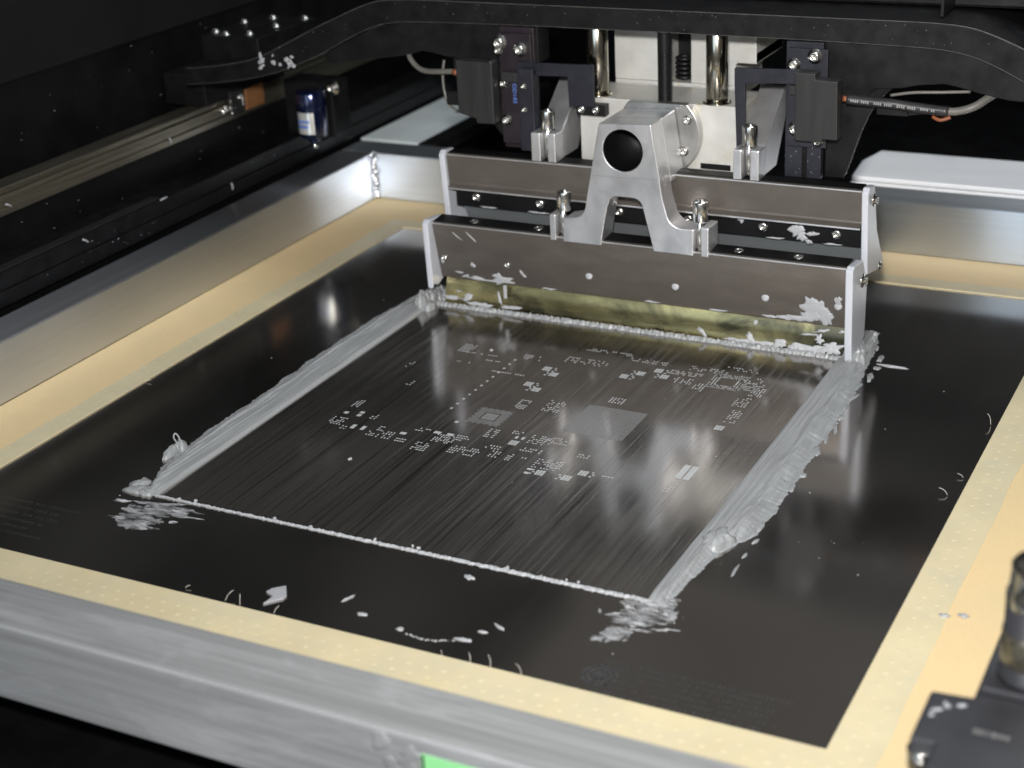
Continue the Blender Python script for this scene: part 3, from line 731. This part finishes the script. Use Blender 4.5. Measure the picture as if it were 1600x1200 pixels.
br = thing('squeegee_bracket', 'A shaped machined aluminium bracket with a round bore above the front squeegee', 'bracket', (270, 418, 62.5))
outl = [(223.4, 62.6), (251.1, 62.6), (254.2, 79.5), (256.8, 91)] + arc(264.3, 91.3, 6.8, 170, 90, 5) + arc(275.2, 91.3, 6.8, 90, 10, 5) + [(284.5, 82), (289.3, 62.8), (317, 62.7), (317.3, 80.5)] + arc(309.2, 90.8, 10.5, 270, 200, 6) + [(296, 99), (288.9, 148), (252.1, 146.4)] + [(241.4, 93)] + arc(230.6, 90.4, 10.2, -12, -85, 6) + [(223.8, 78.6)]
bore = arc(268.9, 129.6, 14.1, 0, 352.5, 47)
t = MB().prism(outl, 'y', 409, 427, 0.5, holes=[bore])
t.prism([(252.3, 146.2), (288.7, 147.8), (294.6, 112.0), (246.4, 111.0)], 'y', 408.5, 409.2, .35, holes=[bore])
t.prism([(252.1, 146.4), (288.9, 148), (295.2, 106), (286, 101), (250, 101), (243.6, 105)], 'y', 427.0, 450, .6, holes=[bore])
part('bracket_body', t, ALU_M, br)
part('bore_liner', MB().lathe([(13.95, 0), (13.95, 39), (0, 39), (0, 39.6), (14.3, 39.6), (14.3, 0)], (268.9, 409.4, 129.6), (0, 1, 0), 36), BLACK2, br)
for (x0, x1, zt, xi) in ((213.6, 218, 81.0, 223.5), (322.3, 327.6, 82.4, 317.2)):
    t = MB().box(x0, x1, 409, 427, 62.7, zt, .6)
    t.box(min(x1, xi) - .2 if x0 < 250 else xi - .2, max(x0, xi) + .2 if x0 > 250 else xi + .2, 420, 427, 62.9, zt - 6, .2)
    part('fork_finger', t, ALU_M, br)
inst('thumb_screw', THUMB, br, (221.2, 417, 82.5), (0, 0, 1))
inst('thumb_screw', THUMB, br, (319.6, 417, 84.2), (0, 0, 1), .1, 1.06)
part('screw_shank', MB().cyl((221.2, 415, 64), (221.2, 415, 83), 2.2), STEEL, br)
part('screw_shank', MB().cyl((319.6, 415, 64), (319.6, 415, 85), 2.2), STEEL, br)

rb = thing('squeegee_bracket', 'rear squeegee bracket with two slanted arms and forked feet', 'bracket', (270, 460, 109))
for (a, b, c, d) in ((190, 197, 202.4, 208.4), (335.5, 341.2, 347, 353)):
    for (x0, x1) in ((a, b), (c, d)):
        part('fork_finger', MB().box(x0, x1, 433, 446, 109.4, 129.4, .7), ALU_M, rb)
    part('arm', MB().prism([(446.2, 109.8), (446.2, 129), (486, 160), (497, 152), (470, 109.8)], 'x', a + .3, d - .3, .8), ALU_M, rb)
    inst('thumb_screw', THUMB, rb, ((b + c) / 2 + .3, 440, 131), (0, 0, 1), .2, 1.0)
    part('screw_shank', MB().cyl(((b + c) / 2, 440, 111), ((b + c) / 2, 440, 132), 2.3), STEEL, rb)
part('cross_bar', MB().box(190.5, 352.5, 500.5, 504.5, 138, 150, .8), ALU_M, rb)

# ------------------------------------------------------------------ print head carriage
pc = thing('print_head_carriage', 'pale metal print head block with guide rods, lead screw and round flange', 'print head', (274, 480, 104))
part('front_block', MB().box(216, 332, 458, 499.8, 104, 150.4, .9), NICK, pc)
t = MB().box(222.4, 264.8, 505, 560, 152.2, 210, .5).box(279.2, 326, 505, 560, 168, 210, .5).box(279.2, 311.4, 505.1, 560, 152.2, 168.1, .2).box(222.4, 311.4, 505, 560, 142, 152, .5)
t.prism([(311.4, 168), (326, 168), (326, 175), (311.5, 167)], 'y', 505.2, 560)
part('rear_block', t, NICK, pc)
part('recess', MB().box(264.9, 279.1, 518, 520, 152, 200), BLACK2, pc)
t = MB()
for k in range(5): t.lathe([(5.2, k * 3.2), (6.6, k * 3.2 + .8), (6.6, k * 3.2 + 1.8), (5.2, k * 3.2 + 2.6)], (272, 511.5, 154), (0, 0, 1), 24)
part('spring_coil', t, BLACK, pc)
for x in (227, 312.5):
    part('guide_rod', MB().cyl((x, 466, 150.5), (x, 466, 206), 7.2, 32), ROD, pc)
    part('rod_collar', MB().lathe([(7.3, 0), (9.6, 0), (9.2, .9), (7.3, 1.0)], (x, 466, 150.5), (0, 0, 1), 32), ROD, pc)
t = MB(); prof = [(0, 0)]
for k in range(40): prof += [(4.1, k * 1.4), (4.9, k * 1.4 + .35), (4.9, k * 1.4 + .7), (4.1, k * 1.4 + 1.05)]
prof.append((0, 56.2))
part('lead_screw', t.lathe(prof, (277.4, 462, 149), (0, 0, 1), 24), BLACK, pc)
fl = part('flange', MB().prism(arc(276.4, 130.5, 29.4, -225.2, 45.2, 60), 'y', 451, 457.8, .5), FLANGE, pc)
for (x, z) in ((297.3, 141.2), (295.0, 120.0), (256, 141), (256, 119)): inst('screw', BUTTON, fl, (x, 451, z), (0, -1, 0), 0, 1.05)
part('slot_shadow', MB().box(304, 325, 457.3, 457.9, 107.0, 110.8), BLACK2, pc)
text('stamped_mark', '40F', 4.5, GREYPRINT, pc, (318, 457.8, 104.8), (1, 0, 0), (0, 0, 1))
text('stamped_mark', 'ATOM', 6.0, ALU_M, pc, (276, 504.8, 148), (1, 0, 0), (0, 0, 1))
part('flag', MB().prism([(175, 165), (175, 174), (232.3, 175), (232, 146.5), (213.4, 146), (213, 166.2)], 'y', 446.5, 449, .3), NAVY, pc, 'left sensor flag with a hanging tab')
ft = part('flag_foot', MB().box(216.8, 238.3, 450.5, 457.5, 139.4, 147.2, .4), BLACK, pc)
for x in (221, 231.6): inst('screw', BUTTON, ft, (x, 450.5, 143.6), (0, -1, 0), 0, .95)
part('flag', MB().prism([(331.5, 168.6), (331.5, 178.8), (374, 180.2), (374, 171), (338.6, 169.4), (338.6, 125), (333, 125)], 'y', 446.5, 449, .3), NAVY, pc, 'right sensor flag with a long hanging leg')

# ------------------------------------------------------------------ bridge beam
bb = thing('bridge_beam', 'black arched bridge beam crossing above the squeegees', 'beam', (270, 500, 140))
halfb = [(-117, 138.6), (-105, 139.6), (-85, 142), (-59.5, 146), (-30, 153), (-7, 161.6), (8, 167.8), (21, 174), (32, 179.6), (42, 184.5), (52, 188.8), (62, 192.2), (77, 194.9), (98, 196), (166, 197), (240, 197.2)]
halft = [(-117, 151.5), (-105, 152.4), (-80, 156), (-57.5, 160.2), (-40, 166), (-25.7, 172.5), (0, 184.6), (14, 191), (26, 196), (36, 200.4), (46, 204.4), (56, 207.8), (66, 210), (85, 211.4), (120, 211.6), (240, 211.7)]
BOT = halfb + [(540 - x, z) for x, z in reversed(halfb)]; TOP = halft + [(540 - x, z) for x, z in reversed(halft)]
part('arch_plate', MB().prism(BOT + TOP[::-1], 'y', 455, 590, .6), BLACK, bb)
EDGE = mat('worn_edge_grey', (0.07, 0.068, 0.064), 0.1, 0.5, (0.3, 0.3, 0.3), 0.4, 0.1)
for prof_, r_ in ((TOP, .28), (BOT, .22)): part('worn_edge', MB().tube([(x, 455.1, z - (.2 if prof_ is TOP else -.2)) for x, z in prof_], r_, 5, 2), EDGE, bb)
lowl = [(14, 161), (40, 165), (79.5, 171), (94.5, 175), (104, 174), (112.6, 172), (128, 171), (160, 171), (186, 171)]
part('web_plate', MB().prism(lowl + [(186, 196.6), (166, 196.4), (98, 195.4), (77, 194.3), (62, 191.6), (42, 184), (21, 173.5), (10, 168)], 'y', 458.5, 476, .4), BLACK, bb)
lowr = [(540 - 26, 165.6), (501, 166), (484.5, 169), (472, 172), (462.3, 173.6), (447, 172), (436, 169.4), (420, 168), (412, 160), (389, 160), (364, 160)]
part('web_plate', MB().prism([(364, 196.6), (374, 196.4), (442, 195.4), (463, 194.2), (480, 191), (498, 184), (519, 173.4), (530, 168.4)] + lowr, 'y', 458.5, 476, .4), BLACK, bb)
eb = part('end_block', MB().box(-116, -62, 478, 560, 150, 172, 1), BLACK, bb)
for (x, y) in ((-110, 490), (-96, 484), (-78, 490), (-74, 520), (-96, 548), (-110, 528), (-68, 552)): inst('screw', CAP, eb, (x, y, 172), (0, 0, 1), 0, .9)
part('back_box', MB().box(60, 640, 500, 640, 212.2, 236, 2), BLACK, bb)
part('seam_rib', MB().box(455, 457, 470, 499.8, 212, 236, .3), BLACK, bb)
for sx0, sx1 in ((160, 186), (364, 388)):
    part('side_leg', MB().box(sx0, sx1, 452, 458.2, 108.5 if sx0 > 200 else 112, 196.5, .5), PURPLE if sx0 < 200 else NAVY, bb)
crv = [(388.3, 108)] + [(400.6, 108.2), (403.4, 116), (406.6, 126), (410.5, 138), (415, 149), (420, 158), (425.5, 164.5), (432, 170), (432, 180), (388.3, 180)]
part('gusset_plate', MB().prism(crv, 'y', 460, 466, .4), BLACK, bb)
part('gusset_rim', MB().tube([(400.8, 459.8, 108), (403.6, 459.8, 116), (406.8, 459.8, 126), (410.7, 459.8, 138), (415.2, 459.8, 149), (420.2, 459.8, 158), (425.7, 459.8, 164.5)], .5, 6, 4), GREYBOX, bb)
crl = [(540 - x, z) for x, z in crv]
part('gusset_plate', MB().prism([(159.5, 112), (150, 122), (137, 140), (130, 150), (118, 158), (118, 172), (159.5, 172)], 'y', 460, 466, .4), BLACK, bb)
part('leg_groove', MB().box(375.5, 378.8, 451.4, 451.9, 109, 133), BLACK2, bb)

# sensors bolted to the legs
sl = thing('position_sensor', 'left position sensor with dark grey cover and blue printing', 'sensor', (158, 446, 132))
part('cover', MB().prism([(132.5, 138), (132.5, 175), (158, 174.6), (158.8, 176), (160.6, 174.8), (160.4, 132), (147, 131.6), (146, 135)], 'y', 437, 447, .6), GREYBOX, sl)
part('board', MB().box(160.6, 185.4, 448.6, 451.8, 116, 193, .4), PURPLE, sl)
part('block', MB().box(163, 178, 445, 448.4, 160, 167, .5), GREYBOX, sl)
part('block', MB().box(178.8, 190, 440, 448.2, 114, 171, .5), NAVY, sl)
for (x, z, s) in ((161.8, 186.4, 1.2), (160.6, 181, .8), (177.4, 182.4, 1.1), (163.4, 158.4, .8), (164.4, 132.6, .9), (182.8, 159.4, .5), (182.4, 143, .5)): inst('screw', CAP, sl, (x, 448.4 if x < 179 else 440, z), (0, -1, 0), 0, s)
text('sensor_print', 'OD185', 4.2, BLUEPRINT, sl, (171.4, 448.4, 151.5), (0, 0, -1), (1, 0, 0), 1.1)
sr = thing('position_sensor', 'right position sensor with stepped dark cover plate', 'sensor', (390, 446, 137))
part('cover', MB().prism([(374.6, 138.4), (374.6, 180.6), (387.6, 180.4), (387.8, 176.6), (401.8, 176.2), (402.6, 139.2), (393, 139), (392.6, 137.2), (376, 137)], 'y', 437, 447, .6), GREYBOX, sr)
part('board', MB().box(366, 392, 448.6, 451.8, 130, 193, .4), NAVY, sr)
part('block', MB().box(368, 376, 445, 448.4, 164, 170, .5), GREYBOX, sr)
for (x, z, s) in ((370.3, 182.8, .95), (383.8, 188.8, 1.05), (371.5, 141.7, 1.0), (386.8, 134.6, .8)): inst('screw', CAP, sr, (x, 448.4, z), (0, -1, 0), 0, s)

cr = thing('sensor_cable', 'grey right sensor cable in a printed black sleeve with orange ends', 'cable', (435, 452, 160))
part('sleeve', MB().tube([(405, 448, 163), (418, 449, 162.2), (432, 450, 161.6), (444, 451, 160.2), (467.5, 452, 158.4)], 3.1, 12, 6), SHRINK, cr)
part('sleeve_tip', MB().tube([(402.6, 447.6, 163.4), (405.6, 448, 163.1)], 1.9, 10, 2), ORANGE, cr)
part('cable', MB().tube([(462, 452, 158.6), (472, 452.6, 158.8), (482, 454, 162), (490, 462, 167), (500, 480, 172)], 2.5, 10, 6), CABLE, cr)
part('cable', MB().tube([(431, 453, 166), (445, 453, 168.6), (462, 455, 169.4), (478, 460, 169.6)], 1.0, 8, 6), CABLE, cr)
part('orange_loop', MB().tube([(458, 451, 155), (463, 450, 153.4), (469, 451, 155.4)], 1.2, 8, 5), ORANGE, cr)
t = MB()
for k in range(44):
    if k % 11 in (4, 9, 10): continue
    x = 408 + k * 1.3; z = 163.2 - (x - 408) * .076 - 0.0
    t.box(x, x + .8, 446.4 + (x - 408) * .068 - 1.2, 446.6 + (x - 408) * .068 - 1.2, z - .8 - rg.random() * .4, z + .7)
part('sleeve_print', t, GREYPRINT, cr, kind='stuff')
solo('cable_clip', MB().box(421.8, 441.2, 455, 459.8, 152.6, 162, .6).prism([(441.2, 153), (441.2, 159), (468, 160), (462, 156.6)], 'y', 456, 462, .3), BLACK, (431, 458, 152), 'small black clip block under the right sensor cable', 'clip')
cl = thing('sensor_cable', 'thin grey left sensor cable looping under the beam', 'cable', (105, 460, 163))
part('cable', MB().tube([(76, 470, 175), (82.5, 460, 169.5), (90, 457, 163.6), (98, 455, 161.6), (112, 450, 163), (125, 447, 164.4), (133, 446, 163)], 1.9, 10, 6), CABLE, cl)
part('cable', MB().tube([(113, 456, 170), (111.6, 455, 160), (112.6, 454, 148), (117, 452, 139.6), (124, 450, 136)], 1.0, 8, 6), CABLE, cl)
part('cable_end', MB().tube([(125, 447, 164.4), (128.4, 446.6, 164)], 2.1, 10, 2), ORANGE, cl)
part('cable_plug', MB().box(117, 132.4, 448, 456, 140, 150, 1), BLACK, cl)

# ------------------------------------------------------------------ left side machinery
sb = thing('side_clamp_bar', 'long black clamp bar with a thin groove beside the left frame rail', 'clamp bar', (-118, 450, 41))
part('bar', MB().box(-135, -105, -250, 1100, 42.2, 53.2, .6).box(-135, -105.6, -250, 1100, 53.6, 65.4, .8), BLACK, sb)
part('foot', MB().box(-170, -112, -250, 1100, -32, 42), BLACK2, sb)
part('ledge_strip', MB().box(-117, -108, 205, 395, 65.45, 66.3, .3), GREYBOX, sb)
gr = thing('guide_rail', 'grooved steel linear guide rail running along the left wall', 'guide rail', (-140, 450, 92))
part('rail', MB().box(-150, -130, -250, 1100, 92.4, 97.6, .5).box(-150, -131.6, -250, 1100, 97.6, 102.2).box(-150, -130, -250, 1100, 102.2, 106.2, .6).box(-150, -132, -250, 1100, 106.2, 110.8, .8), RAIL, gr)
part('rail_base', MB().box(-170.5, -134, -250, 1100, 65.6, 92.2), BLACK2, gr)
tr = thing('rail_truck', 'black bearing truck with an orange tile under the left end of the beam', 'bearing', (-130, 540, 98))
part('truck_body', MB().box(-168, -127.6, 490, 600, 111.2, 136.6, 1), BLACK, tr)
part('side_tile', MB().box(-128.6, -126.4, 541, 566, 96.6, 114, .5), COPPER, tr, 'square orange tile on the side of the truck')
part('wiper', MB().box(-130, -126.8, 520, 538, 96, 116, .8), GREYBOX, tr)
t = MB()
for k in range(24): t.blob(-127 + rg.uniform(-2, 1), 524 + rg.uniform(-16, 14), rg.uniform(.6, 1.6), rg.uniform(.6, 1.6), 0, rg.uniform(1, 2.2), .5, 8, 100 + rg.uniform(-4, 10), k)
part('metal_swarf', t, STEEL, tr, kind='stuff')
cy = thing('damper_cylinder', 'dark blue damper cylinder with a white label above the left frame rail', 'cylinder', (-84, 572, 64))
part('body', MB().lathe([(0, 0), (4, 0), (5, 2), (5, 5), (11.5, 6), (12.5, 7), (12.5, 43), (11.5, 44.5), (0, 45)], (-84, 572, 64), (0, 0, 1), 40), BLUE, cy)
part('tip', MB().lathe([(0, -6), (2.2, -5), (2.4, 0), (0, 0)], (-84, 572, 64), (0, 0, 1), 20), STEEL, cy)
va = math.atan2(-535 - 572, 684 + 84)


def curved(z0, z1, r, a0, a1):
    return MB().grid(lambda u, v: Vector((-84 + r * math.cos(a0 + (a1 - a0) * u), 572 + r * math.sin(a0 + (a1 - a0) * u), z0 + (z1 - z0) * v)), 12, 1)


lbl = part('paper_label', curved(74, 92, 12.62, va - 1.25, va + .05), WHITE, cy)
part('blue_stripe', curved(79, 81.5, 12.7, va - 1.25, va - .35), BLUEPRINT, lbl)
part('blue_stripe', curved(83.4, 85.6, 12.7, va - 1.25, va - .25), BLUEPRINT, lbl)
part('mount_arm', MB().box(-120, -72, 586, 612, 65.5, 112, 1), BLACK, cy)
inst('screw', CAP, cy, (-70, 585.6, 108), (0, -1, 0), 0, 1.3)
t = MB()
for k in range(80):
    q = rg.random()
    if q < .35: p = (-104.8, rg.uniform(180, 600), rg.uniform(43, 65))
    elif q < .6: p = (-133.8, rg.uniform(180, 600), rg.uniform(67, 91))
    else: p = (-170.8, rg.uniform(220, 700), rg.uniform(112, 166))
    s = rg.uniform(.2, .5) * (1.8 if rg.random() < .08 else 1)
    t.lathe([(0, -s), (s, 0), (0, s)], p, (1, 0, 0), 5)
for (a, b) in (((-104.6, 302, 63.5), (-104.4, 307, 60)), ((-104.6, 479, 54), (-104.6, 480, 48)), ((-129.6, 441, 99), (-129.6, 443, 94)), ((-129.7, 260, 100), (-129.7, 265, 97)), ((-104.6, 391, 65.8), (-104.6, 399, 66))):
    t.tube([a, ((a[0] + b[0]) / 2 + .6, (a[1] + b[1]) / 2, (a[2] + b[2]) / 2 + .4), b], .7, 6, 3)
solo('paste_spatter', t, PASTE_D, (-140, 400, 80), 'pale paste spatter dotted over the black left side of the machine', 'spatter', kind='stuff')
t = MB()
for k in range(70):
    x = rg.uniform(-60, 520); i = max(0, min(len(TOP) - 2, next((j for j in range(len(TOP) - 1) if TOP[j + 1][0] > x), 0)))
    (xa, za), (xb, zb) = TOP[i], TOP[i + 1]; zt = za + (zb - za) * (x - xa) / max(1, xb - xa)
    s = rg.uniform(.12, .3); t.lathe([(0, -s), (s, 0), (0, s)], (x, 454.8, zt - rg.uniform(0, 13)), (0, 1, 0), 5)
for k in range(28):
    s = rg.uniform(.15, .45); t.lathe([(0, -s), (s, 0), (0, s)], (rg.uniform(364, 388), 451.6, rg.uniform(110, 135)), (0, 1, 0), 5)
for k in range(14): t.blob(0, 0, rg.uniform(1, 3), rg.uniform(.6, 2), rg.uniform(0, 3), .4, .6, 12, 0, k, M=Matrix(((1, 0, 0, rg.uniform(-48, -12)), (0, 0, -1, 454.8), (0, 1, 0, rg.uniform(156, 166)), (0, 0, 0, 1))))
solo('paste_spatter', t, PASTE_D, (270, 455, 190), 'pale paste spatter dotted over the front of the black bridge beam', 'spatter', kind='stuff')

# ------------------------------------------------------------------ behind the frame
pl = thing('pale_plate', 'pale bluish metal plate behind the far left frame corner', 'plate', (-70, 745, 30))
part('plate', MB().box(-101, -40, 668, 860, 36.6, 41.2, .8), STRIP, pl)
part('slot', MB().box(-62, -57, 772, 790, 41.25, 41.6), BLACK2, pl)
part('support', MB().box(-101, -40, 668, 860, -32, 36.4), BLACK2, pl)
part('dark_edge', MB().box(-39.6, -22, 664, 900, 30, 42, 1), BLACK, pl)
ty = thing('white_tray', 'long white tray lying behind the far frame rail', 'tray', (500, 710, 37))
part('tray_top', MB().prism([(347, 672), (720, 672), (720, 748), (350, 748), (343, 716)], 'z', 40.4, 44.4, 1.2), TRAY, ty)
part('tray_rim', MB().box(346.5, 720, 671, 673.5, 36.8, 40.2, .8), TRAY, ty)
part('tray_leg', MB().box(380, 720, 690, 740, -32, 36.6), BLACK2, ty)

# right side support and rail under the right end of the beam
rr_ = thing('side_support', 'black support block beyond the right frame rail', 'support', (690, 450, -32))
part('support_bar', MB().box(640, 690, 300, 1100, -32, 66, 1), BLACK, rr_)
part('support_post', MB().box(655, 690, 440, 600, 66.2, 136.4, 1), BLACK, rr_)

# ------------------------------------------------------------------ frame clamp, near right
fc = thing('frame_clamp', 'black frame clamp with chrome topped knob at the near right corner', 'clamp', (600, -20, 41.5))
part('jaw', MB().prism([(575, -12), (590.5, -10.6), (590.5, 62), (640, 62), (640, -60), (584, -60), (584, -44), (575, -44)], 'z', 46, 60, 1.4), CLAMPB, fc)
part('raised_step', MB().box(592, 640, -8, 60, 60.2, 63.4, .8), CLAMPB, fc)
part('base', MB().box(596, 640, -60, 60, 41.6, 45.8, .5), CLAMPB, fc)
part('jaw_pad', MB().cyl((579, -40, 45.8), (579, -40, 54), 5.5, 24), STEEL, fc)
part('knob', MB().lathe([(0, 0), (13, 0), (13, 3), (11.8, 4), (11.8, 32), (0, 32)], (608.5, 6, 63.6), (0, 0, 1), 40), CLAMPB, fc)
part('knob_band', MB().lathe([(11.9, 0), (12.3, .5), (12.3, 13), (11.9, 13.5)], (608.5, 6, 71), (0, 0, 1), 40), RAIL, fc)
part('knob_cap', MB().lathe([(11.9, 0), (12.0, .6), (12.0, 4), (11.2, 5.5), (10.6, 13), (10.8, 15.5), (9.6, 17), (0, 17.4)], (608.5, 6, 95.7), (0, 0, 1), 40), STEEL, fc)
text('clamp_number', '001844', 4.4, GREYPRINT, fc, (601.5, -32, 60.15), (1, -.03, 0), (0, 1, 0))
t = MB()
for (x, y, rx, ry) in ((580, -24, 2.2, 1.0), (583, -20, 1, 2), (588, -18, 2, .8), (579, -28, 1, 1)): t.blob(x, y, rx, ry, .5, .5, .6, 14, 60.02, int(x))
part('stuck_paste', t, PASTE_D, fc, kind='stuff')
